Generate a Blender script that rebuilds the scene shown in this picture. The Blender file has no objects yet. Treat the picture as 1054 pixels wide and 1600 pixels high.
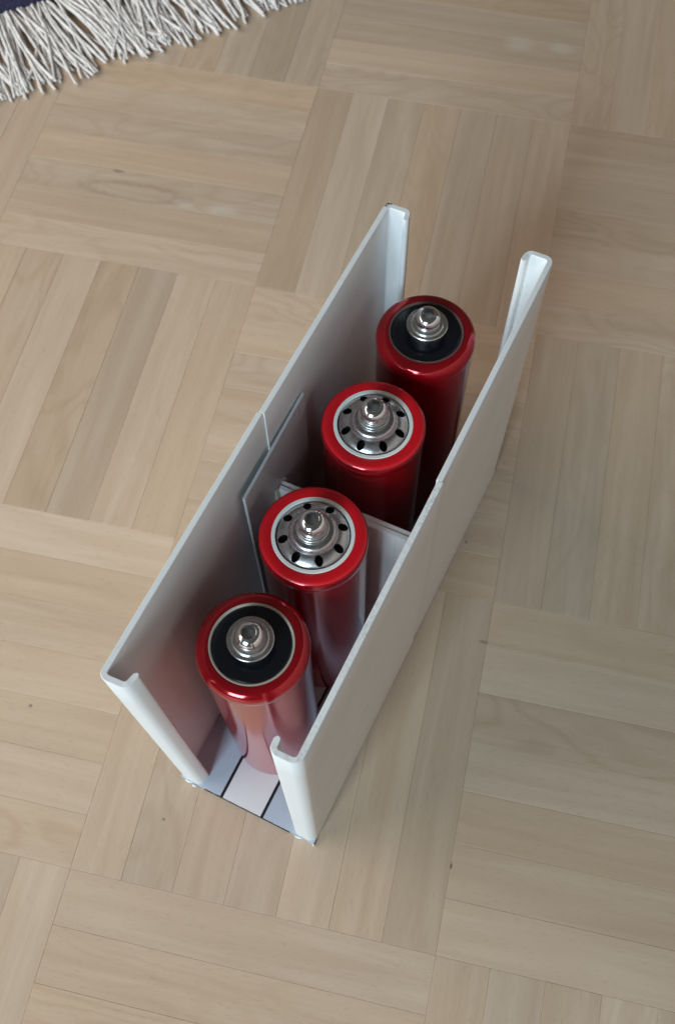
import bpy, bmesh, math, random
from mathutils import Vector, Matrix

rnd = random.Random(7)
S = bpy.context.scene
COL = S.collection
MM = 0.001

# ------------------------------------------------------------------ camera
cam_d = bpy.data.cameras.new('camera')
cam = bpy.data.objects.new('camera', cam_d)
COL.objects.link(cam)
S.camera = cam
cam_d.sensor_fit = 'VERTICAL'
cam_d.sensor_height = 36.0
cam_d.lens = 1553.445 / 1600.0 * 36.0
cam_d.clip_start = 0.01
cam_d.clip_end = 50.0
cam_d.dof.use_dof = True
cam_d.dof.focus_distance = 0.36
cam_d.dof.aperture_fstop = 20.0
RX = Vector((0.97647543, 0.21514351, -0.01445728))
RY = Vector((0.18804711, -0.88246534, -0.43115335))
RZ = Vector((-0.10551789, 0.41829200, -0.90216283))
m = Matrix.Identity(4)
for r in range(3):
    m[r][0] = RX[r]; m[r][1] = -RY[r]; m[r][2] = -RZ[r]
m[0][3], m[1][3], m[2][3] = 0.12907541, -0.49908024, 0.45285787
cam.matrix_world = m

# ------------------------------------------------------------------ light
world = bpy.data.worlds.new('World')
S.world = world
world.use_nodes = True
bg = world.node_tree.nodes['Background']
bg.inputs['Color'].default_value = (1.0, 0.93, 0.87, 1)
bg.inputs['Strength'].default_value = 0.08


def area_light(name, loc, target, sx, sy, power, color):
    d = bpy.data.lights.new(name, 'AREA')
    d.shape = 'RECTANGLE'; d.size = sx; d.size_y = sy
    d.energy = power; d.color = color
    o = bpy.data.objects.new(name, d)
    COL.objects.link(o)
    o.location = loc
    o.rotation_euler = (Vector(target) - Vector(loc)).to_track_quat('-Z', 'Y').to_euler()
    return o


window_light = area_light('window_light', (-0.50, -2.90, 1.38), (0.06, -0.35, 0.05), 0.95, 1.25, 84.0, (0.66, 0.87, 1.0))
side_light = area_light('side_window_light', (-0.95, -0.45, 0.50), (0.0, -0.30, 0.0), 1.3, 0.8, 11.5, (1.0, 0.94, 0.87))
room_light = area_light('room_light', (1.9, -0.75, 0.32), (0.05, -0.3, 0.06), 1.6, 0.5, 4.0, (1.0, 0.80, 0.68))

S.view_settings.view_transform = 'Standard'
S.view_settings.look = 'None'
S.view_settings.exposure = -0.06
S.view_settings.gamma = 1.0
S.view_settings.use_curve_mapping = False
S.render.engine = 'CYCLES'
S.cycles.use_denoising = True
S.cycles.max_bounces = 10
S.cycles.diffuse_bounces = 6
S.cycles.glossy_bounces = 6
S.cycles.sample_clamp_indirect = 6.0

# ------------------------------------------------------------------ helpers


def link(name, mesh, mat, parent=None):
    o = bpy.data.objects.new(name, mesh)
    COL.objects.link(o)
    if mat and not mesh.materials:
        mesh.materials.append(mat)
    if parent:
        o.parent = parent
    return o


def empty(name, loc=(0, 0, 0), rz=0.0):
    o = bpy.data.objects.new(name, None)
    o.empty_display_size = 0.01
    COL.objects.link(o)
    o.location = loc
    o.rotation_euler = (0, 0, rz)
    return o


def tag(o, label, cat, group=None):
    o['label'] = label
    o['category'] = cat
    if group:
        o['group'] = group


def finish(me, smooth_deg=None):
    me.update()
    if smooth_deg is not None:
        me.shade_smooth()
        me.set_sharp_from_angle(angle=math.radians(smooth_deg))
    return me


def mesh_from(name, verts, faces, smooth_deg=None, recalc=True):
    me = bpy.data.meshes.new(name)
    me.from_pydata([tuple(c * MM for c in v) for v in verts], [], faces)
    if recalc:
        b = bmesh.new(); b.from_mesh(me)
        bmesh.ops.recalc_face_normals(b, faces=b.faces)
        b.to_mesh(me); b.free()
    return finish(me, smooth_deg)


def lathe(name, prof, segs=96, smooth_deg=40, wob=None):
    """prof: list of (r, z) from axis/start to end in mm; open or closed on the axis."""
    verts, faces, rings = [], [], []
    for (r, z) in prof:
        if r < 1e-6:
            rings.append([len(verts)]); verts.append((0, 0, z))
        else:
            ring = []
            for k in range(segs):
                a = 2 * math.pi * k / segs
                dz = wob(a, r, z) if wob else 0
                ring.append(len(verts)); verts.append((r * math.cos(a), r * math.sin(a), z + dz))
            rings.append(ring)
    for A, B in zip(rings[:-1], rings[1:]):
        for k in range(segs):
            k2 = (k + 1) % segs
            if len(A) == 1 and len(B) == 1:
                continue
            if len(A) == 1:
                faces.append((A[0], B[k], B[k2]))
            elif len(B) == 1:
                faces.append((A[k], A[k2], B[0]))
            else:
                faces.append((A[k], A[k2], B[k2], B[k]))
    return mesh_from(name, verts, faces, smooth_deg)


def arc(cx, cz, r, a0, a1, n):
    return [(cx + r * math.cos(math.radians(a0 + (a1 - a0) * i / n)),
             cz + r * math.sin(math.radians(a0 + (a1 - a0) * i / n))) for i in range(n + 1)]


def boolean_cut(me, cutter, name, smooth_deg=35):
    a = bpy.data.objects.new('cut_target', me); COL.objects.link(a)
    c = bpy.data.objects.new('cut_tool', cutter); COL.objects.link(c)
    md = a.modifiers.new('b', 'BOOLEAN'); md.operation = 'DIFFERENCE'; md.object = c; md.solver = 'EXACT'
    bpy.context.view_layer.update()
    dg = bpy.context.evaluated_depsgraph_get()
    out = bpy.data.meshes.new_from_object(a.evaluated_get(dg))
    out.name = name
    bpy.data.objects.remove(a); bpy.data.objects.remove(c)
    return finish(out, smooth_deg)


# ------------------------------------------------------------------ materials
class NT:
    def __init__(self, name):
        self.m = bpy.data.materials.new(name)
        self.m.use_nodes = True
        self.t = self.m.node_tree
        self.b = self.t.nodes['Principled BSDF']

    def n(self, kind, **kw):
        nd = self.t.nodes.new(kind)
        for k, v in kw.items():
            setattr(nd, k, v)
        return nd

    def l(self, a, b):
        self.t.links.new(a, b)

    def val(self, sock, v):
        if hasattr(v, 'is_linked') or hasattr(v, 'links'):
            self.l(v, sock)
        else:
            sock.default_value = v

    def math(self, op, a, b=0.0, clamp=False):
        nd = self.n('ShaderNodeMath', operation=op); nd.use_clamp = clamp
        self.val(nd.inputs[0], a); self.val(nd.inputs[1], b)
        return nd.outputs[0]

    def mix(self, fac, a, b, blend='MIX'):
        nd = self.n('ShaderNodeMix', data_type='RGBA', blend_type=blend)
        self.val(nd.inputs['Factor'], fac)
        self.val(nd.inputs[6], a if not isinstance(a, tuple) else (*a[:3], 1))
        self.val(nd.inputs[7], b if not isinstance(b, tuple) else (*b[:3], 1))
        return nd.outputs[2]

    def coords(self, scale=(1, 1, 1), offset=None, src='Object'):
        tc = self.n('ShaderNodeTexCoord')
        v = tc.outputs[src]
        if offset is not None:
            ad = self.n('ShaderNodeVectorMath', operation='ADD')
            self.l(v, ad.inputs[0]); self.l(offset, ad.inputs[1]); v = ad.outputs[0]
        mp = self.n('ShaderNodeMapping'); mp.inputs['Scale'].default_value = scale
        self.l(v, mp.inputs['Vector'])
        return mp.outputs[0]

    def noise(self, vec, scale=1.0, detail=3.0, rough=0.5, dist=0.0):
        nd = self.n('ShaderNodeTexNoise')
        self.l(vec, nd.inputs['Vector'])
        nd.inputs['Scale'].default_value = scale; nd.inputs['Detail'].default_value = detail
        nd.inputs['Roughness'].default_value = rough; nd.inputs['Distortion'].default_value = dist
        return nd.outputs['Fac']

    def remap(self, v, a, b, c=0.0, d=1.0):
        nd = self.n('ShaderNodeMapRange'); nd.clamp = True
        self.l(v, nd.inputs[0])
        for i, x in enumerate((a, b, c, d)):
            self.val(nd.inputs[i + 1], x)
        return nd.outputs[0]

    def bump(self, h, strength, dist):
        nd = self.n('ShaderNodeBump')
        nd.inputs['Strength'].default_value = strength; nd.inputs['Distance'].default_value = dist
        self.l(h, nd.inputs['Height']); self.l(nd.outputs[0], self.b.inputs['Normal'])

    def set(self, **kw):
        for k, v in kw.items():
            s = self.b.inputs[k.replace('_', ' ')]
            self.val(s, (*v, 1) if isinstance(v, tuple) and len(v) == 3 else v)
        return self.m


def wood_material(name, attr=False):
    t = NT(name)
    if attr:
        at = t.n('ShaderNodeAttribute'); at.attribute_name = 'tone'
        base = at.outputs['Color']; rn = at.outputs['Alpha']
    else:
        oi = t.n('ShaderNodeObjectInfo')
        base = oi.outputs['Color']; rn = oi.outputs['Random']
    cb = t.n('ShaderNodeCombineXYZ')
    t.l(t.math('MULTIPLY', rn, 7.3), cb.inputs[0])
    t.l(t.math('MULTIPLY', rn, 13.7), cb.inputs[1])
    t.l(t.math('MULTIPLY', rn, 31.0), cb.inputs[2])
    off = cb.outputs[0]
    # long streaks along the grain
    streak = t.noise(t.coords((9, 130, 20), off), 1, 3, 0.55, 0.5)
    broad = t.noise(t.coords((9, 55, 10), off), 1, 3, 0.5, 0.8)
    # flowing figure: contour lines of a stretched noise
    fig = t.noise(t.coords((11, 38, 10), off), 1, 1.5, 0.4, 0.3)
    sn = t.math('SINE', t.math('MULTIPLY', fig, 62.0))
    figure = t.remap(sn, -0.1, 1.0, 0.0, 1.0)
    amt = t.remap(t.math('FRACT', t.math('MULTIPLY', rn, 17.31)), 0.35, 1.0, 0.0, 0.30)
    fleck = t.noise(t.coords((260, 1500, 50), off), 1, 2, 0.5)
    dark = t.mix(1.0, base, (0.92, 0.89, 0.86), 'MULTIPLY')
    light = t.mix(1.0, base, (1.05, 1.05, 1.05), 'MULTIPLY')
    c = t.mix(t.remap(streak, 0.34, 0.68), dark, light)
    c = t.mix(t.math('MULTIPLY', t.remap(broad, 0.45, 0.72), 0.45), c, dark)
    c = t.mix(t.math('MULTIPLY', figure, amt), c, t.mix(1.0, base, (0.74, 0.66, 0.58), 'MULTIPLY'))
    c = t.mix(t.remap(fleck, 0.58, 0.75, 0.0, 0.16), c, (0.16, 0.10, 0.06))
    # knots, specks and pale patches at their places on the floor (mm)
    geo = t.n('ShaderNodeNewGeometry')
    wob = t.noise(t.coords((1, 1, 1), None, 'Object'), 180, 2, 0.5)

    def spot(cx, cy, rx, ry, a0, a1, v0, v1):
        sb = t.n('ShaderNodeVectorMath', operation='SUBTRACT')
        t.l(geo.outputs['Position'], sb.inputs[0]); sb.inputs[1].default_value = (cx * MM, cy * MM, 0)
        ml = t.n('ShaderNodeVectorMath', operation='MULTIPLY')
        t.l(sb.outputs[0], ml.inputs[0]); ml.inputs[1].default_value = (1 / (rx * MM), 1 / (ry * MM), 0)
        ln = t.n('ShaderNodeVectorMath', operation='LENGTH'); t.l(ml.outputs[0], ln.inputs[0])
        d = t.math('ADD', ln.outputs['Value'], t.math('MULTIPLY', t.math('SUBTRACT', wob, 0.5), 0.7))
        return t.remap(d, a0, a1, v0, v1)
    for cx, cy, rx, ry, k in ((-103, -93, 4, 1.1, 0.5), (-41.6, -416, 0.9, 0.7, 0.7), (33.6, -451.7, 0.7, 0.6, 0.7),
                              (160.3, -444, 0.5, 1.3, 0.8), (158.5, -341.4, 2.6, 0.9, 0.45), (142, -292, 0.8, 0.8, 0.6)):
        c = t.mix(spot(cx, cy, rx, ry, 0.4, 1.3, k, 0.0), c, (0.09, 0.065, 0.05))
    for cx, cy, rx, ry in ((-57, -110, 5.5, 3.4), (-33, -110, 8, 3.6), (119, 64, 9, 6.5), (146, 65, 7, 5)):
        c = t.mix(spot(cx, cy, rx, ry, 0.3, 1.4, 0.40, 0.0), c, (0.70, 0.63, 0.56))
    ringd = t.math('ABSOLUTE', t.math('SUBTRACT', spot(-88, -107, 30, 6.0, 0.0, 2.0, 0.0, 2.0), 1.0))
    c = t.mix(t.remap(ringd, 0.0, 0.30, 0.28, 0.0), c, (0.24, 0.17, 0.12))
    # worn lacquer: rough blotches
    wear = t.noise(t.coords((1, 1, 1), None, 'Object'), 30, 3, 0.6)
    t.set(Base_Color=c, Roughness=t.remap(wear, 0.3, 0.75, 0.34, 0.52), IOR=1.45)
    t.b.inputs['Specular IOR Level'].default_value = 0.42
    t.bump(t.math('ADD', streak, t.math('MULTIPLY', fleck, 0.4)), 0.10, 0.0006)
    return t.m


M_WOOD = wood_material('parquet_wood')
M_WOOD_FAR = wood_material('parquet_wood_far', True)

t = NT('joint_filler'); M_JOINT = t.set(Base_Color=(0.27, 0.20, 0.14), Roughness=0.9)


def pvc_material(name, col, rough=0.36, edge=False):
    t = NT(name)
    v = t.coords()
    blot = t.noise(v, 45, 4, 0.6)
    sc = t.noise(t.coords((900, 900, 14)), 1, 2, 0.5)
    c = t.mix(t.remap(blot, 0.35, 0.75, 0.0, 0.22), col, tuple(x * k for x, k in zip(col, (0.78, 0.75, 0.70))))
    c = t.mix(t.remap(sc, 0.66, 0.78, 0.0, 0.22), c, tuple(x * 0.55 for x in col))
    t.set(Base_Color=c, Roughness=t.remap(blot, 0.3, 0.8, rough - 0.05, rough + 0.14), IOR=1.5)
    t.b.inputs['Subsurface Weight'].default_value = 0.0
    t.bump(t.noise(v, 900, 2, 0.5), 0.04, 0.0003)
    return t.m


M_PVC = pvc_material('white_pvc', (0.79, 0.79, 0.785))
M_PLATE = pvc_material('grey_white_pvc', (0.56, 0.56, 0.57), 0.30)

# sawn edge: pale with grey dirt rubbed into the cut
t = NT('sawn_pvc_edge')
n1 = t.noise(t.coords(), 620, 4, 0.7)
n2 = t.noise(t.coords(), 26, 2, 0.5)
c = t.mix(t.math('MULTIPLY', t.remap(n1, 0.45, 0.66), t.remap(n2, 0.42, 0.62, 0.05, 0.75)), (0.84, 0.85, 0.85), (0.33, 0.33, 0.33))
M_EDGE = t.set(Base_Color=c, Roughness=0.6)
t.bump(n1, 0.35, 0.0006)

t = NT('cut_pvc_edge')
n3 = t.noise(t.coords(), 300, 3, 0.6)
M_EDGE_CLEAN = t.set(Base_Color=t.mix(t.remap(n3, 0.5, 0.75, 0, 0.25), (0.80, 0.81, 0.81), (0.60, 0.60, 0.60)), Roughness=0.5)
t = NT('base_white_board')
c = t.mix(t.remap(t.noise(t.coords(), 60, 3, 0.5), 0.4, 0.7, 0, 0.3), (0.80, 0.81, 0.84), (0.70, 0.71, 0.76))
M_BASE_W = t.set(Base_Color=c, Roughness=0.35)
t = NT('base_blue_grey_board')
c = t.mix(t.remap(t.noise(t.coords(), 60, 3, 0.5), 0.4, 0.7, 0, 0.3), (0.50, 0.58, 0.68), (0.44, 0.51, 0.61))
M_BASE_B = t.set(Base_Color=c, Roughness=0.35)
t = NT('black_line'); M_LINE = t.set(Base_Color=(0.012, 0.014, 0.022), Roughness=0.4)
t = NT('pen_smudge'); M_PEN = t.set(Base_Color=(0.06, 0.065, 0.09), Roughness=0.7)

t = NT('red_shrink_sleeve')
nz = t.noise(t.coords(), 30, 2, 0.5)
c = t.mix(t.remap(nz, 0.3, 0.7), (0.46, 0.003, 0.010), (0.40, 0.002, 0.009))
M_RED = t.set(Base_Color=c, Roughness=0.14, Metallic=0.5, IOR=1.52)
t.b.inputs['Coat Weight'].default_value = 0.6
t.b.inputs['Coat Roughness'].default_value = 0.08
t.bump(t.noise(t.coords((1, 1, 0.4)), 160, 2, 0.5), 0.05, 0.0006)

t = NT('scarlet_ring'); M_SCARLET = t.set(Base_Color=(0.68, 0.006, 0.014), Roughness=0.32)
t = NT('ring_white'); M_RINGW = t.set(Base_Color=(0.88, 0.86, 0.80), Roughness=0.45)
t = NT('ring_beige'); M_RINGB = t.set(Base_Color=(0.52, 0.44, 0.36), Roughness=0.4)
t = NT('black_gasket')
nz = t.noise(t.coords(), 900, 3, 0.6)
M_BLACK = t.set(Base_Color=(0.006, 0.007, 0.010), Roughness=t.remap(nz, 0.3, 0.7, 0.12, 0.24))
t = NT('dark_gap'); M_DARK = t.set(Base_Color=(0.01, 0.01, 0.012), Roughness=0.6)


def metal(name, col, r0, r1, scale=500):
    t = NT(name)
    nz = t.noise(t.coords(), scale, 3, 0.6)
    big = t.noise(t.coords(), 140, 2, 0.5)
    c = t.mix(t.remap(big, 0.35, 0.7, 0, 0.5), col, tuple(x * 0.72 for x in col))
    t.set(Base_Color=c, Metallic=1.0, Roughness=t.remap(nz, 0.3, 0.7, r0, r1))
    return t.m


M_STEEL = metal('vented_steel', (0.60, 0.59, 0.60), 0.22, 0.34)
M_BOLT = metal('bolt_steel', (0.80, 0.80, 0.80), 0.10, 0.17)
M_SOCKET = metal('socket_dark_steel', (0.34, 0.33, 0.32), 0.35, 0.5)
M_WASHER = metal('washer_steel', (0.70, 0.69, 0.67), 0.24, 0.36)

t = NT('hot_glue')
M_GLUE = t.set(Base_Color=(0.62, 0.60, 0.46), Roughness=0.25)
t.b.inputs['Transmission Weight'].default_value = 0.1

t = NT('navy_rug_pile')
nz = t.noise(t.coords(), 420, 3, 0.7)
c = t.mix(t.remap(nz, 0.3, 0.7), (0.014, 0.014, 0.045), (0.045, 0.04, 0.11))
M_RUG = t.set(Base_Color=c, Roughness=0.95)
t.bump(nz, 0.9, 0.003)
t = NT('fringe_cotton')
oi = t.n('ShaderNodeObjectInfo')
nz = t.noise(t.coords(), 500, 3, 0.7)
c = t.mix(oi.outputs['Random'], (0.84, 0.79, 0.75), (0.74, 0.69, 0.65))
c = t.mix(t.remap(nz, 0.4, 0.75, 0, 0.4), c, (0.40, 0.37, 0.40))
M_FRINGE = t.set(Base_Color=c, Roughness=0.9)
t.b.inputs['Sheen Weight'].default_value = 0.3
t.bump(nz, 0.6, 0.0008)

# ------------------------------------------------------------------ floor
BLK = 160.0
NS = 7
SW = BLK / NS


def strip_geometry(L, Wd, dz=0.0):
    """a parquet finger with eased top edges; origin at centre of its top"""
    c = 0.13
    hx, hy = L / 2, Wd / 2
    v = [(-hx, -hy, -6), (hx, -hy, -6), (hx, hy, -6), (-hx, hy, -6),
         (-hx, -hy, -c * .8), (hx, -hy, -c * .8), (hx, hy, -c * .8), (-hx, hy, -c * .8),
         (-hx + c, -hy + c, 0), (hx - c, -hy + c, 0), (hx - c, hy - c, 0), (-hx + c, hy - c, 0)]
    f = [(0, 1, 5, 4), (1, 2, 6, 5), (2, 3, 7, 6), (3, 0, 4, 7),
         (4, 5, 9, 8), (5, 6, 10, 9), (6, 7, 11, 10), (7, 4, 8, 11), (8, 9, 10, 11)]
    return v, f


floor_me = mesh_from('floor', [(-1300, -1500, -5), (1500, -1500, -5), (1500, 1200, -5), (-1300, 1200, -5),
                               (-1300, -1500, -25), (1500, -1500, -25), (1500, 1200, -25), (-1300, 1200, -25)],
                     [(0, 1, 2, 3), (7, 6, 5, 4), (0, 4, 5, 1), (1, 5, 6, 2), (2, 6, 7, 3), (3, 7, 4, 0)])
floor = link('floor', floor_me, M_JOINT)
floor['kind'] = 'structure'
floor['label'] = 'pale wooden mosaic parquet floor in a basket weave of square blocks'

sv, sf = strip_geometry(BLK - 0.06, SW - 0.06)
strip_me = mesh_from('parquet_strip', sv, sf)
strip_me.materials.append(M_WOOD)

BASE = (0.60, 0.458, 0.335)
# tones read from the photograph: (block column, block row) -> seven factors, top to bottom or left to right
TONES = {
    (-1, 0): [1.12, 1.04, 0.96, 1.03, 0.97, 0.94, 1.12],
    (0, 0): [0.82, 1.08, 0.98, 0.96, 0.94, 0.98, 1.05],
    (-1, 1): [0.93, 0.90, 1.05, 0.86, 0.84, 1.08, 1.00],
    (0, 1): [1.14, 1.10, 1.02, 0.98, 1.05, 0.95, 0.93],
    (-1, 2): [1.22, 1.00, 0.98, 1.04, 0.99, 1.05, 1.03],
    (0, 2): [0.98, 0.90, 0.88, 0.96, 1.04, 1.02, 0.88],
    (1, 2): [1.00, 1.10, 0.90, 1.06, 0.96, 0.92, 1.08],
    (1, 1): [0.84, 0.88, 0.98, 1.02, 0.96, 1.00, 0.95],
    (1, 0): [0.92, 1.00, 0.96, 0.90, 0.97, 0.93, 0.99],
    (0, -1): [0.93, 0.97, 0.90, 0.92, 0.96, 1.08, 1.10],
    (-1, -1): [1.0, 0.96, 1.0, 0.98, 1.0, 0.80, 0.92],
    (-1, 3): [1.00, 0.95, 1.02, 0.98, 1.06, 0.92, 1.10],
    (0, 3): [1.04, 0.98, 1.02, 0.97, 1.04, 1.0, 0.98],
    (1, 3): [0.90, 0.92, 0.96, 1.16, 1.02, 0.97, 1.0],
    (-2, 2): [1.0, 1.0, 0.98, 1.02, 1.0, 1.05, 1.0],
}


def strip_color(rg, tone):
    tone = 1.0 + (tone - 1.0) * 0.65
    wq = rg.uniform(-0.02, 0.03)
    return (BASE[0] * tone * (1 + wq), BASE[1] * tone, BASE[2] * tone * (1 - wq * 1.3), 1)


def strip_place(i, j, k):
    """centre of finger k of block (i, j) and whether it runs along y"""
    x0, y1 = i * BLK, -j * BLK
    if (i + j) % 2 == 0:
        return x0 + (k + 0.5) * SW, y1 - BLK / 2, True
    return x0 + BLK / 2, y1 - (k + 0.5) * SW, False


far_h, far_v = ([], [], []), ([], [], [])
for i in range(-6, 7):
    for j in range(-5, 8):
        near = -3 <= i <= 2 and -2 <= j <= 4
        for k in range(NS):
            cx, cy, vert = strip_place(i, j, k)
            tone = TONES[(i, j)][k] if (i, j) in TONES else rnd.gauss(0.99, 0.07)
            tone *= rnd.uniform(0.975, 1.025)
            col = strip_color(rnd, tone)
            if near:
                o = link('parquet_strip', strip_me, None, floor)
                o.location = (cx * MM, cy * MM, rnd.uniform(-0.00006, 0.00002))
                o.rotation_euler = (rnd.gauss(0, 0.0006), rnd.gauss(0, 0.0002), (math.pi / 2 if vert else 0) + (math.pi if rnd.random() < 0.5 else 0))
                o.color = col
            else:
                V, F, Cc = far_v if vert else far_h
                px, py = (cy, -cx) if vert else (cx, cy)
                b0 = len(V)
                V += [(a + px, b + py, c) for a, b, c in sv]
                F += [tuple(q + b0 for q in f) for f in sf]
                Cc += [(col[0], col[1], col[2], rnd.random())] * len(sv)
for (V, F, Cc), rz in ((far_h, 0), (far_v, math.pi / 2)):
    me = mesh_from('parquet_strip_field', V, F, recalc=False)
    at = me.color_attributes.new('tone', 'FLOAT_COLOR', 'POINT')
    for q, c in zip(at.data, Cc):
        q.color = c
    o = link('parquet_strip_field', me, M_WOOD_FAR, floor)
    o.rotation_euler = (0, 0, rz)
    o['kind'] = 'stuff'

# ------------------------------------------------------------------ plastic box
BX = (101.54, -448.06)
BANG = math.radians(76.2686)
LEN, WID, HGT, TH = 205.3, 67.1, 162.0, 2.2
ZB = 1.7                                   # top of the base sheet
TOP = {'nr': (1.6, -0.1), 'fr': (207.6, -0.3), 'nl': (-1.2, 67.3), 'fl': (205.2, 67.2)}
BOT = {'nr': (0.2, 0.9), 'fr': (204.9, -0.2), 'nl': (-0.1, 67.4), 'fl': (205.2, 67.1)}
IDE = {'nr': (0, 0), 'fr': (LEN, 0), 'nl': (0, WID), 'fl': (LEN, WID)}


def warp(u, n, z):
    a, b, t = u / LEN, n / WID, z / HGT
    w = {'nr': (1 - a) * (1 - b), 'fr': a * (1 - b), 'nl': (1 - a) * b, 'fl': a * b}
    du = sum(w[k] * ((1 - t) * (BOT[k][0] - IDE[k][0]) + t * (TOP[k][0] - IDE[k][0])) for k in w)
    dn = sum(w[k] * ((1 - t) * (BOT[k][1] - IDE[k][1]) + t * (TOP[k][1] - IDE[k][1])) for k in w)
    return (u + du, n + dn, z)


box = empty('battery_box', (BX[0] * MM, BX[1] * MM, 0), BANG)
tag(box, 'open white plastic box of two joined channels holding red batteries on parquet', 'box')


def round_path(pts, radii, n=7):
    out = [pts[0]]
    for i in range(1, len(pts) - 1):
        p, a, b = Vector(pts[i]), Vector(pts[i - 1]), Vector(pts[i + 1])
        r = radii[i]
        if r <= 0:
            out.append(tuple(p)); continue
        da, db = (a - p).normalized(), (b - p).normalized()
        ang = da.angle(db)
        d = r / math.tan(ang / 2)
        c = p + (da + db).normalized() * (r / math.sin(ang / 2))
        s, e = p + da * d - c, p + db * d - c
        a0, a1 = math.atan2(s.y, s.x), math.atan2(e.y, e.x)
        while a1 - a0 > math.pi: a1 -= 2 * math.pi
        while a1 - a0 < -math.pi: a1 += 2 * math.pi
        for q in range(n + 1):
            aa = a0 + (a1 - a0) * q / n
            out.append((c.x + r * math.cos(aa), c.y + r * math.sin(aa)))
    out.append(pts[-1])
    return out


def ribbon_wall(name, path, seed, dz=0.0, lip=True):
    """a wall of even thickness along a path in plan, its free lip rounded, standing from base to rim"""
    rg = random.Random(seed)
    P = [Vector(p) for p in path]
    # finer steps along straight runs
    Q = [P[0]]
    for a, b in zip(P[:-1], P[1:]):
        m_ = max(1, int((b - a).length / 4))
        for q in range(1, m_ + 1):
            Q.append(a.lerp(b, q / m_))
    if lip:                                  # rounded end
        d = (Q[-1] - Q[-2]).normalized()
        e = Q[-1]
        steps = [(0, 1.0)] + [(math.sin(math.radians(x)), math.cos(math.radians(x))) for x in (25, 50, 70, 84)]
        ends = [(e + d * (s * TH / 2), c) for s, c in steps]
    else:
        ends = [(Q[-1], 1.0)]
    pts = [(q, 1.0) for q in Q[:-1]] + ends
    Lf, Rt = [], []
    for i, (q, w) in enumerate(pts):
        a = pts[max(0, i - 1)][0]; b = pts[min(len(pts) - 1, i + 1)][0]
        d = (b - a).normalized(); nn = Vector((-d.y, d.x))
        Lf.append(q + nn * TH / 2 * w); Rt.append(q - nn * TH / 2 * w)
    zs = [ZB, 20, 60, 100, 140, HGT - 0.35, HGT]
    N = len(pts)
    V, F = [], []
    for zi, z in enumerate(zs):
        ins = 0.22 if zi == len(zs) - 1 else 0.0
        for i in range(N):
            c = (Lf[i] + Rt[i]) / 2
            for side in (Lf, Rt):
                p = side[i]
                if ins:
                    dd = c - p
                    if dd.length > ins: p = p + dd.normalized() * ins
                zz = z
                if zi >= len(zs) - 2:
                    zz += dz + 0.05 * math.sin(i * 0.7 + seed) + rg.uniform(-0.02, 0.02)
                bow = 0.35 * math.sin(math.pi * z / HGT)
                V.append(warp(p.x, p.y, zz))
    idx = lambda zi, i, s: (zi * N + i) * 2 + s
    rim = []
    for zi in range(len(zs) - 1):
        for i in range(N - 1):
            F.append((idx(zi, i, 0), idx(zi, i + 1, 0), idx(zi + 1, i + 1, 0), idx(zi + 1, i, 0)))
            F.append((idx(zi, i, 1), idx(zi + 1, i, 1), idx(zi + 1, i + 1, 1), idx(zi, i + 1, 1)))
        for i in (0, N - 1):
            F.append((idx(zi, i, 0), idx(zi, i, 1), idx(zi + 1, i, 1), idx(zi + 1, i, 0)))
    nside = len(F)
    zt = len(zs) - 1
    for i in range(N - 1):
        F.append((idx(zt, i, 0), idx(zt, i, 1), idx(zt, i + 1, 1), idx(zt, i + 1, 0)))
        F.append((idx(0, i, 0), idx(0, i + 1, 0), idx(0, i + 1, 1), idx(0, i, 1)))
    me = bpy.data.meshes.new(name)
    me.from_pydata([tuple(c * MM for c in v) for v in V], [], F)
    me.materials.append(M_PVC); me.materials.append(M_EDGE if seed == 2 else M_EDGE_CLEAN)
    for pi in range(nside, len(F), 2):
        me.polygons[pi].material_index = 1
    b = bmesh.new(); b.from_mesh(me)
    bmesh.ops.recalc_face_normals(b, faces=b.faces)
    b.to_mesh(me); b.free()
    return link(name, finish(me, 38), None, box)


h = TH / 2
JU = 102.7
LW, RW = WID - h, h
ribbon_wall('side_wall', round_path([(JU - 0.15, LW + 0.45), (h, LW), (h + 0.1, WID - 9.4), (h + 3.9, WID - 10.4)], [0, 2.0, 1.9, 0]), 1)
ribbon_wall('side_wall', round_path([(JU - 0.15, RW - 0.35), (h, RW), (h + 0.2, 9.4), (h + 3.7, 9.7)], [0, 2.2, 1.9, 0]), 2)
ribbon_wall('side_wall', round_path([(JU + 0.15, LW - 0.2), (LEN - h, LW), (LEN - h, WID - 9.6), (LEN - h - 3.4, WID - 10.2)], [0, 2.0, 1.9, 0]), 3, 0.3)
ribbon_wall('side_wall', round_path([(JU + 0.15, RW + 0.15), (LEN - h, RW), (LEN - h, 9.8), (LEN - h - 3.8, 10.2)], [0, 2.2, 1.9, 0]), 4, 0.15)


def rounded_panel(name, u0, u1, n0, n1, z0, z1, rad, mat, bev=0.25):
    """upright sheet across the box, its upper corners rounded"""
    outline = [(n0, z0), (n1, z0)] + arc(n1 - rad, z1 - rad, rad, 0, 90, 6) + arc(n0 + rad, z1 - rad, rad, 90, 180, 6)
    N = len(outline)
    V = [(u0, a, b) for a, b in outline] + [(u1, a, b) for a, b in outline]
    F = [tuple(range(N)), tuple(range(2 * N - 1, N - 1, -1))]
    F += [(i, (i + 1) % N, (i + 1) % N + N, i + N) for i in range(N)]
    me = mesh_from(name, [warp(*v) for v in V], F)
    b = bmesh.new(); b.from_mesh(me)
    bmesh.ops.bevel(b, geom=[e for e in b.edges if len(e.link_faces) == 2 and e.calc_face_angle(0) > 0.9], offset=bev * MM, segments=2, affect='EDGES')
    b.to_mesh(me); b.free()
    return link(name, finish(me, 40), mat, box)


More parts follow.
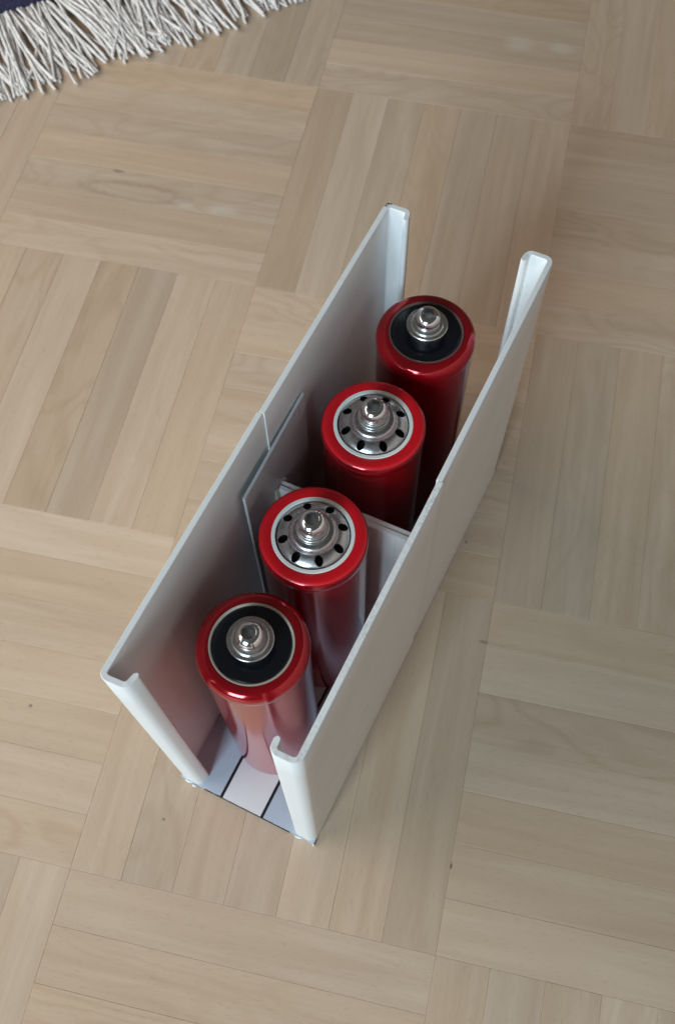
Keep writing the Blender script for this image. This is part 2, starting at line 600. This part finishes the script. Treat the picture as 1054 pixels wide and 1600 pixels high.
rounded_panel('divider', 100.5, 102.6, TH + 0.1, WID - TH - 0.1, ZB, 111.5, 3.5, M_PVC)
rounded_panel('divider', 102.8, 104.9, TH + 0.1, WID - TH - 0.1, ZB, 111.0, 3.5, M_PVC)

# plate glued across the joint inside one wall
pu0, pu1, pz0, pz1 = 79.5, 127.5, 24.0, 141.0
V, F = [], []
for (nn) in (0.0, 1.1):
    for (u, z, off) in ((pu0, pz0, 0.9), (pu1, pz0, 0.2), (pu1, pz1, 0.15), (pu0, pz1, 1.3)):
        V.append(warp(u, WID - TH - 0.45 - off - nn, z))
F = [(0, 1, 2, 3), (7, 6, 5, 4), (0, 4, 5, 1), (1, 5, 6, 2), (2, 6, 7, 3), (3, 7, 4, 0)]
me = mesh_from('joint_plate', V, F)
b = bmesh.new(); b.from_mesh(me)
bmesh.ops.bevel(b, geom=b.edges[:], offset=0.2 * MM, segments=2, affect='EDGES')
b.to_mesh(me); b.free()
pl = link('joint_plate', finish(me, 40), M_PLATE, box)
pl['label'] = 'grey-white plastic plate bridging the joint inside the wall'

# hot glue between plate, divider and wall
for q, (u, n, z, ru, rn, rz_) in enumerate(((99.3, 62.2, 103, 1.5, 0.9, 9.0), (106.0, 62.4, 104, 1.4, 0.8, 6.0))):
    b = bmesh.new()
    bmesh.ops.create_icosphere(b, subdivisions=4, radius=1.0)
    rg = random.Random(q + 5)
    ph = [rg.uniform(0, 6) for _ in range(6)]
    for v in b.verts:
        x, y, zz = v.co
        k = 1 + 0.16 * math.sin(zz * 4 + ph[0] + x) + 0.12 * math.sin(x * 5 + ph[1]) + 0.10 * math.sin(y * 6 + zz * 3 + ph[2])
        v.co = Vector(warp(u + x * ru * k, n + y * rn * k, z + zz * rz_ * k)) * MM
    me = bpy.data.meshes.new('glue_bead'); b.to_mesh(me); b.free()
    link('glue_bead', finish(me, 60), M_GLUE, box)


def slab(name, u0, u1, n0, n1, z0, z1, mat, ragged=0.0, seed=0):
    rg = random.Random(seed)
    k = max(2, int((n1 - n0) / 1.2)) if ragged else 1
    near = [(u0 + (rg.uniform(-ragged, ragged * 0.4) if ragged else 0), n0 + (n1 - n0) * q / k) for q in range(k + 1)]
    far = [(u1, n0 + (n1 - n0) * q / k) for q in range(k + 1)]
    V = [warp(a, c, z0) for a, c in near] + [warp(a, c, z0) for a, c in far]
    V += [warp(a, c, z1) for a, c in near] + [warp(a, c, z1) for a, c in far]
    n = k + 1
    F = []
    for q in range(k):
        F.append((2 * n + q, 2 * n + q + 1, 3 * n + q + 1, 3 * n + q))
        F.append((q, n + q, n + q + 1, q + 1))
        F.append((q, q + 1, 2 * n + q + 1, 2 * n + q))
        F.append((n + q, 3 * n + q, 3 * n + q + 1, n + q + 1))
    F.append((0, 2 * n, 3 * n, n)); F.append((k, n + k, 3 * n + k, 2 * n + k))
    return link(name, mesh_from(name, V, F), mat, box)


bw = slab('base_panel', -0.2, LEN - 0.3, 26.6, 45.5, 0.05, ZB, M_BASE_W, 0.10, 1)
bw['label'] = 'white middle panel of the base between two black lines'
slab('base_panel', -0.2, LEN - 0.3, 46.9, WID - 0.1, 0.05, ZB, M_BASE_B, 0.15, 2)
slab('base_panel', -0.2, LEN - 0.3, 0.1, 25.2, 0.05, ZB, M_BASE_B, 0.15, 3)
slab('base_line', -0.2, LEN - 0.3, 45.5, 46.9, 0.05, ZB - 0.12, M_LINE)
slab('base_line', -0.2, LEN - 0.3, 25.2, 26.6, 0.05, ZB - 0.12, M_LINE)
slab('base_shadow_strip', -0.62, -0.4, 12, 55, 0.05, ZB - 0.5, M_LINE)  # dark strip painting in the shadow along the base's near bottom edge

# white crumbs of torn plastic at the foot of the two near corners
def crumb(u, n, z, s, seed):
    rg = random.Random(seed)
    b = bmesh.new()
    bmesh.ops.create_icosphere(b, subdivisions=1, radius=1.0)
    for v in b.verts:
        f_ = rg.uniform(0.6, 1.25)
        v.co = Vector((u + v.co.x * s[0] * f_, n + v.co.y * s[1] * f_, z + v.co.z * s[2] * f_)) * MM
    me = bpy.data.meshes.new('plastic_crumb'); b.to_mesh(me); b.free()
    link('plastic_crumb', finish(me), M_PVC, box)


for q, (u, n, s) in enumerate(((-0.6, 63.6, (0.6, 2.2, 0.8)), (-1.3, 60.2, (0.7, 1.3, 0.4)),
                               (-0.6, 8.5, (0.4, 2.8, 0.7)), (-0.5, 0.9, (0.6, 0.6, 1.5)))):
    crumb(u, n, 0.9, s, 20 + q)

# dark pen smudge on the rim at the far corner
for q, (u, n, s) in enumerate(((204.6, 65.9, (0.5, 0.7)), (203.4, 66.3, (0.5, 0.35)), (205.0, 64.9, (0.35, 0.5)))):
    p = []
    for k in range(9):
        a = k / 9 * 2 * math.pi
        f_ = 0.7 + 0.3 * math.sin(k * 2.6 + q)
        p.append((u + s[0] * f_ * math.cos(a), n + s[1] * f_ * math.sin(a)))
    V = [warp(a, c, HGT + 0.56) for a, c in p] + [warp(a, c, HGT + 0.2) for a, c in p]
    F = [tuple(range(9)), tuple(range(17, 8, -1))] + [(k, (k + 1) % 9, (k + 1) % 9 + 9, k + 9) for k in range(9)]
    link('pen_mark', mesh_from('pen_mark', V, F), M_PEN, box)

# ------------------------------------------------------------------ batteries
RB = 19.6
ZT = 130.4            # height of the crimp plane above the battery's foot


def hex_prism(r, z0, z1):
    V = [(r * math.cos(math.radians(60 * k + 12)), r * math.sin(math.radians(60 * k + 12)), z) for z in (z0, z1) for k in range(6)]
    F = [(5, 4, 3, 2, 1, 0), (6, 7, 8, 9, 10, 11)] + [(k, (k + 1) % 6, (k + 1) % 6 + 6, k + 6) for k in range(6)]
    return mesh_from('hex', V, F)


def make_bolt_mesh(name, rb, z0, zc, zt):
    """button head: short cylinder, domed top, hexagon socket"""
    prof = [(0, z0), (rb - 0.25, z0), (rb, z0 + 0.25), (rb, zc - 0.2)]
    fl = 2.62
    hh = zt - zc
    Rs = ((rb ** 2 - fl ** 2) + hh * hh) / (2 * hh)          # arc that starts upright and leans in to the socket
    for q in range(0, 13):
        a = q / 12.0 * math.pi / 2
        r = fl - 0.9 + (rb - fl + 0.9) * math.cos(a)
        if r < fl: break
        prof.append((r, zc + hh * math.sin(a) * 1.02))
    prof += [(fl, zt), (fl - 0.25, zt - 0.12), (0, zt - 0.12)]
    me = lathe(name, prof, 64, 40)
    return boolean_cut(me, hex_prism(2.5, zt - 3.0, zt + 2), name, 32)


bolt_me = make_bolt_mesh('bolt', 5.05, 0.0, 1.5, 5.0)
bolt_me.materials.clear(); bolt_me.materials.append(M_BOLT); bolt_me.materials.append(M_SOCKET)
for p in bolt_me.polygons:                 # darker steel on the floor of the hexagon socket
    c_ = p.center / MM
    p.material_index = 1 if (math.hypot(c_.x, c_.y) < 2.36 and 1.5 < c_.z < 2.6) else 0

# red sleeves: rolled shoulder for the sealed end, flat top for the vented end
sleeve_neg = lathe('sleeve', [(0, 0), (17.8, 0)] + arc(17.8, 1.4, 1.4, -90, 0, 5) + [(19.2, 3), (19.25, 60), (19.3, ZT - 8.6), (19.35, ZT - 7.6)] +
                   [(19.62, ZT - 6.9), (19.72, ZT - 6.0)] + arc(15.9, ZT - 4.2, 3.8, 0, 80, 12) + [(15.5, ZT - 0.3), (14.9, ZT - 0.35), (14.6, ZT - 0.9), (14.5, ZT - 2.2), (0, ZT - 2.2)], 128, 50)
sleeve_pos = lathe('sleeve', [(0, 0), (17.8, 0)] + arc(17.8, 1.4, 1.4, -90, 0, 5) + [(19.25, 3), (19.3, 60), (19.35, ZT - 7.0), (19.4, ZT - 5.6), (19.62, ZT - 4.9), (19.68, ZT - 2.0)] +
                   arc(18.1, ZT - 1.75, 1.55, 5, 85, 8) + [(17.2, ZT - 0.15), (15.2, ZT - 0.15), (14.95, ZT - 0.5), (14.9, ZT - 2.2), (0, ZT - 2.2)], 128, 50)
face_pos = lathe('face', [(14.95, ZT - 0.14), (14.95, ZT - 0.0), (15.2, ZT + 0.14), (17.9, ZT + 0.14), (18.6, ZT - 0.02), (19.1, ZT - 0.45), (18.4, ZT - 0.14), (14.95, ZT - 0.14)], 128, 50)
ring_neg = lathe('ring', [(13.75, ZT - 1.3), (13.85, ZT - 0.5), (14.2, ZT - 0.22), (14.6, ZT - 0.25), (14.75, ZT - 0.7), (14.7, ZT - 1.8), (13.75, ZT - 1.8), (13.75, ZT - 1.3)], 128, 50)
disc_neg = lathe('disc', [(0, ZT - 0.75), (9.0, ZT - 0.75), (13.0, ZT - 0.6), (13.5, ZT - 0.75), (13.74, ZT - 1.1), (13.74, ZT - 2.1), (0, ZT - 2.1)], 128, 50)
ring_pos = lathe('ring', [(13.45, ZT - 1.2), (13.47, ZT + 0.1), (13.6, ZT + 0.26), (14.75, ZT + 0.26), (14.88, ZT + 0.1), (14.88, ZT - 1.8), (13.45, ZT - 1.8), (13.45, ZT - 1.2)], 128, 50)
gap_pos = lathe('gap', [(0, ZT - 2.15), (13.28, ZT - 2.15), (13.28, ZT - 1.8), (0, ZT - 1.8)], 96, 50)

# vented steel cap: a thin pressed shell with eight holes in its sloping band
top_p = [(13.35, -1.5), (13.4, -0.9), (13.2, -0.2), (12.7, 0.35), (11.9, 0.95), (10.6, 1.65), (9.7, 2.05), (9.25, 2.15), (8.95, 2.35), (8.75, 2.9), (8.5, 3.6), (8.1, 4.15), (7.4, 4.5), (6.6, 4.65), (5.0, 4.7), (0, 4.7)]
bot_p = [(0, 4.1), (5.0, 4.1), (6.5, 4.05), (7.6, 3.7), (8.1, 2.8), (8.4, 1.7), (9.4, 1.5), (10.3, 1.1), (11.5, 0.45), (12.4, -0.3), (12.8, -1.5)]
cap = lathe('vent_cap', [(r * 0.975, ZT + z) for r, z in top_p[::-1]] + [(r * 0.975, ZT + z) for r, z in bot_p[::-1]], 128, 40)
V, F = [], []
for k in range(8):
    a = math.radians(45 * k + 20)
    b0 = len(V)
    NN = 18
    for z in (ZT - 4, ZT + 5):
        for q in range(NN):
            p = 2 * math.pi * q / NN
            x, y = 10.8 + 1.85 * math.cos(p), 1.5 * math.sin(p)
            V.append((x * math.cos(a) - y * math.sin(a), x * math.sin(a) + y * math.cos(a), z))
    F.append(tuple(b0 + q for q in range(NN - 1, -1, -1))); F.append(tuple(b0 + NN + q for q in range(NN)))
    F += [(b0 + q, b0 + (q + 1) % NN, b0 + NN + (q + 1) % NN, b0 + NN + q) for q in range(NN)]
cap = boolean_cut(cap, mesh_from('holes', V, F), 'vent_cap', 32)
cap.materials.clear(); cap.materials.append(M_STEEL)

collar_pos = lathe('collar', [(0, 4.72), (5.7, 4.72), (5.85, 4.9), (5.85, 6.0), (5.6, 6.25), (5.2, 6.3), (5.0, 6.45), (5.0, 7.0), (4.5, 7.15), (4.5, 8.2), (0, 8.2)], 96, 40)
for v in collar_pos.vertices: v.co.z += ZT * MM
washer_neg = lathe('washer', [(0, -0.74), (6.2, -0.74), (6.2, 3.3), (7.7, 3.35), (7.95, 3.55), (7.98, 4.6), (7.75, 4.85), (6.4, 4.95), (6.25, 5.1), (6.2, 5.7), (5.95, 5.9), (5.3, 5.95), (4.7, 6.0), (4.7, 6.4), (0, 6.4)], 96, 40)
for v in washer_neg.vertices: v.co.z += ZT * MM
for me, mt in ((face_pos, M_SCARLET), (sleeve_neg, M_RED), (sleeve_pos, M_RED), (ring_neg, M_RINGB), (disc_neg, M_BLACK), (ring_pos, M_RINGW), (gap_pos, M_DARK), (collar_pos, M_WASHER), (washer_neg, M_WASHER)):
    me.materials.append(mt)


def local_to_world(u, n):
    c, s = math.cos(BANG), math.sin(BANG)
    return BX[0] + u * c - n * s, BX[1] + u * s + n * c


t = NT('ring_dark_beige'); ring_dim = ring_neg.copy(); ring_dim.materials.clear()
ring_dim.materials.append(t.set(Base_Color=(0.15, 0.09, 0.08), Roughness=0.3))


def battery(u, n, kind, rz, label, rim=None, tilt=(0, 0)):
    x, y = local_to_world(u, n)
    o = empty('battery', (x * MM, y * MM, (ZB + 0.02) * MM), math.radians(rz))
    o.rotation_euler = (tilt[0], tilt[1], math.radians(rz))
    tag(o, label, 'battery', 'red batteries standing in the box')
    if kind == 'neg':
        link('sleeve', sleeve_neg, None, o)
        link('rim_ring', rim or ring_neg, None, o)
        link('insulator_disc', disc_neg, None, o)
        link('washer', washer_neg, None, o)
        bz = ZT + 6.4
    else:
        link('sleeve', sleeve_pos, None, o)
        fr = link('top_ring', face_pos, None, o)
        fr['label'] = 'bright scarlet flat ring around the white rim'
        link('rim_ring', ring_pos, None, o)
        link('gap_disc', gap_pos, None, o)
        link('vented_cap', cap, None, o)
        link('collar', collar_pos, None, o)
        bz = ZT + 8.2
    bo = link('bolt', bolt_me, None, o)
    bo.location = (0, 0, bz * MM)
    bo.rotation_euler = (0, 0, math.radians(rz * 2.6))
    return o


battery(36.0, 37.3, 'neg', 10, 'red battery with black disc beside the bare striped end of the base')
battery(80.8, 36.7, 'pos', 4, 'red battery with vented silver cap against the joint plate and divider')
battery(131.0, 36.9, 'pos', 11, 'red battery with vented silver cap just beyond the divider')
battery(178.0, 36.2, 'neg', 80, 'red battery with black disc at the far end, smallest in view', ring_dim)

# ------------------------------------------------------------------ rug with fringe
RA = math.radians(36.0)
E0 = Vector((-204.0, 28.0))                       # a point of the woven edge
ED = Vector((math.cos(RA), math.sin(RA)))         # along the edge
EN = Vector((math.sin(RA), -math.cos(RA)))        # away from the rug
rug = empty('rug', (E0.x * MM, E0.y * MM, 0), RA)  # local x along edge, local -y towards the fringe
tag(rug, 'navy blue rug corner with long off-white cotton fringe on the parquet', 'rug')
V, F = [], []
xs = [-420 + 10 * q for q in range(105)]
ys = [0, 0.8, 2.5, 6, 12, 25, 60, 120, 240, 420]
zs = [0.3, 2.6, 4.0, 4.8, 5.2, 5.3, 5.3, 5.3, 5.3, 5.3]
for y, z in zip(ys, zs):
    for x in xs:
        V.append((x, y + 0.8 * math.sin(x * 0.21) * (y < 10), z + (0.25 * math.sin(x * 0.5 + y) if z > 1 else 0)))
NX = len(xs)
for a in range(len(ys) - 1):
    for q in range(NX - 1):
        F.append((a * NX + q, a * NX + q + 1, (a + 1) * NX + q + 1, (a + 1) * NX + q))
b0 = len(V)
V += [(-420, 0, 0.3), (620, 0, 0.3), (620, 420, 0.3), (-420, 420, 0.3)]
F.append((b0 + 3, b0 + 2, b0 + 1, b0))
link('pile', mesh_from('rug_pile', V, F, 60, recalc=False), M_RUG, rug)


def strand(x0, ang, length, seed, layer):
    rg = random.Random(seed)
    n = 11
    p = Vector((x0, 1.0, 0))
    a = ang
    curl = rg.gauss(0, 0.02)
    step = length / n
    path = []
    for q in range(n + 1):
        t_ = q / n
        z = (2.6 + layer) * (1 - t_) + (1.15 + layer * 0.75) * t_
        z += 0.5 * math.sin(t_ * 5 + rg.uniform(0, 1))
        path.append(Vector((p.x, p.y, max(1.05, z))))
        a += curl + rg.gauss(0, 0.03)
        p = p + Vector((math.sin(a) * step, -math.cos(a) * step, 0))
    V, F = [], []
    K = 6
    for i, c in enumerate(path):
        d = (path[min(n, i + 1)] - path[max(0, i - 1)]).normalized()
        sx = Vector((d.y, -d.x, 0)).normalized(); up = sx.cross(d)
        r = 1.25 * (0.9 + 0.2 * math.sin(i * 2.1 + seed)) * (0.8 if i == n else 1)
        for k in range(K):
            aa = 2 * math.pi * k / K + i * 0.6
            V.append(c + sx * (r * math.cos(aa)) + up * (r * math.sin(aa)))
    for i in range(n):
        for k in range(K):
            k2 = (k + 1) % K
            F.append((i * K + k, i * K + k2, (i + 1) * K + k2, (i + 1) * K + k))
    F.append(tuple(range(K - 1, -1, -1))); F.append(tuple(n * K + k for k in range(K)))
    me = mesh_from('fringe_strand', V, F, 70)
    return link('fringe_strand', me, M_FRINGE, rug)


rg = random.Random(11)
x = -60.0
cnt = 0
while x < 196 and cnt < 296:
    lean = 0.14 + 0.20 * math.sin(x / 17.0) + rg.gauss(0, 0.12)
    k = rg.choice((5, 6, 6, 7, 7, 8))
    length = rg.uniform(67, 76) - 0.05 * max(0, x - 60)
    for q in range(k):
        strand(x + rg.uniform(-4.2, 4.2), lean + (q / (k - 1) - 0.5) * 0.16 + rg.gauss(0, 0.04), length * rg.uniform(0.9, 1.05), 1000 + cnt, rg.choice((0, 0, 0.9, 1.2, 2.0, 2.4)))
        cnt += 1
    x += rg.uniform(5.2, 6.8)
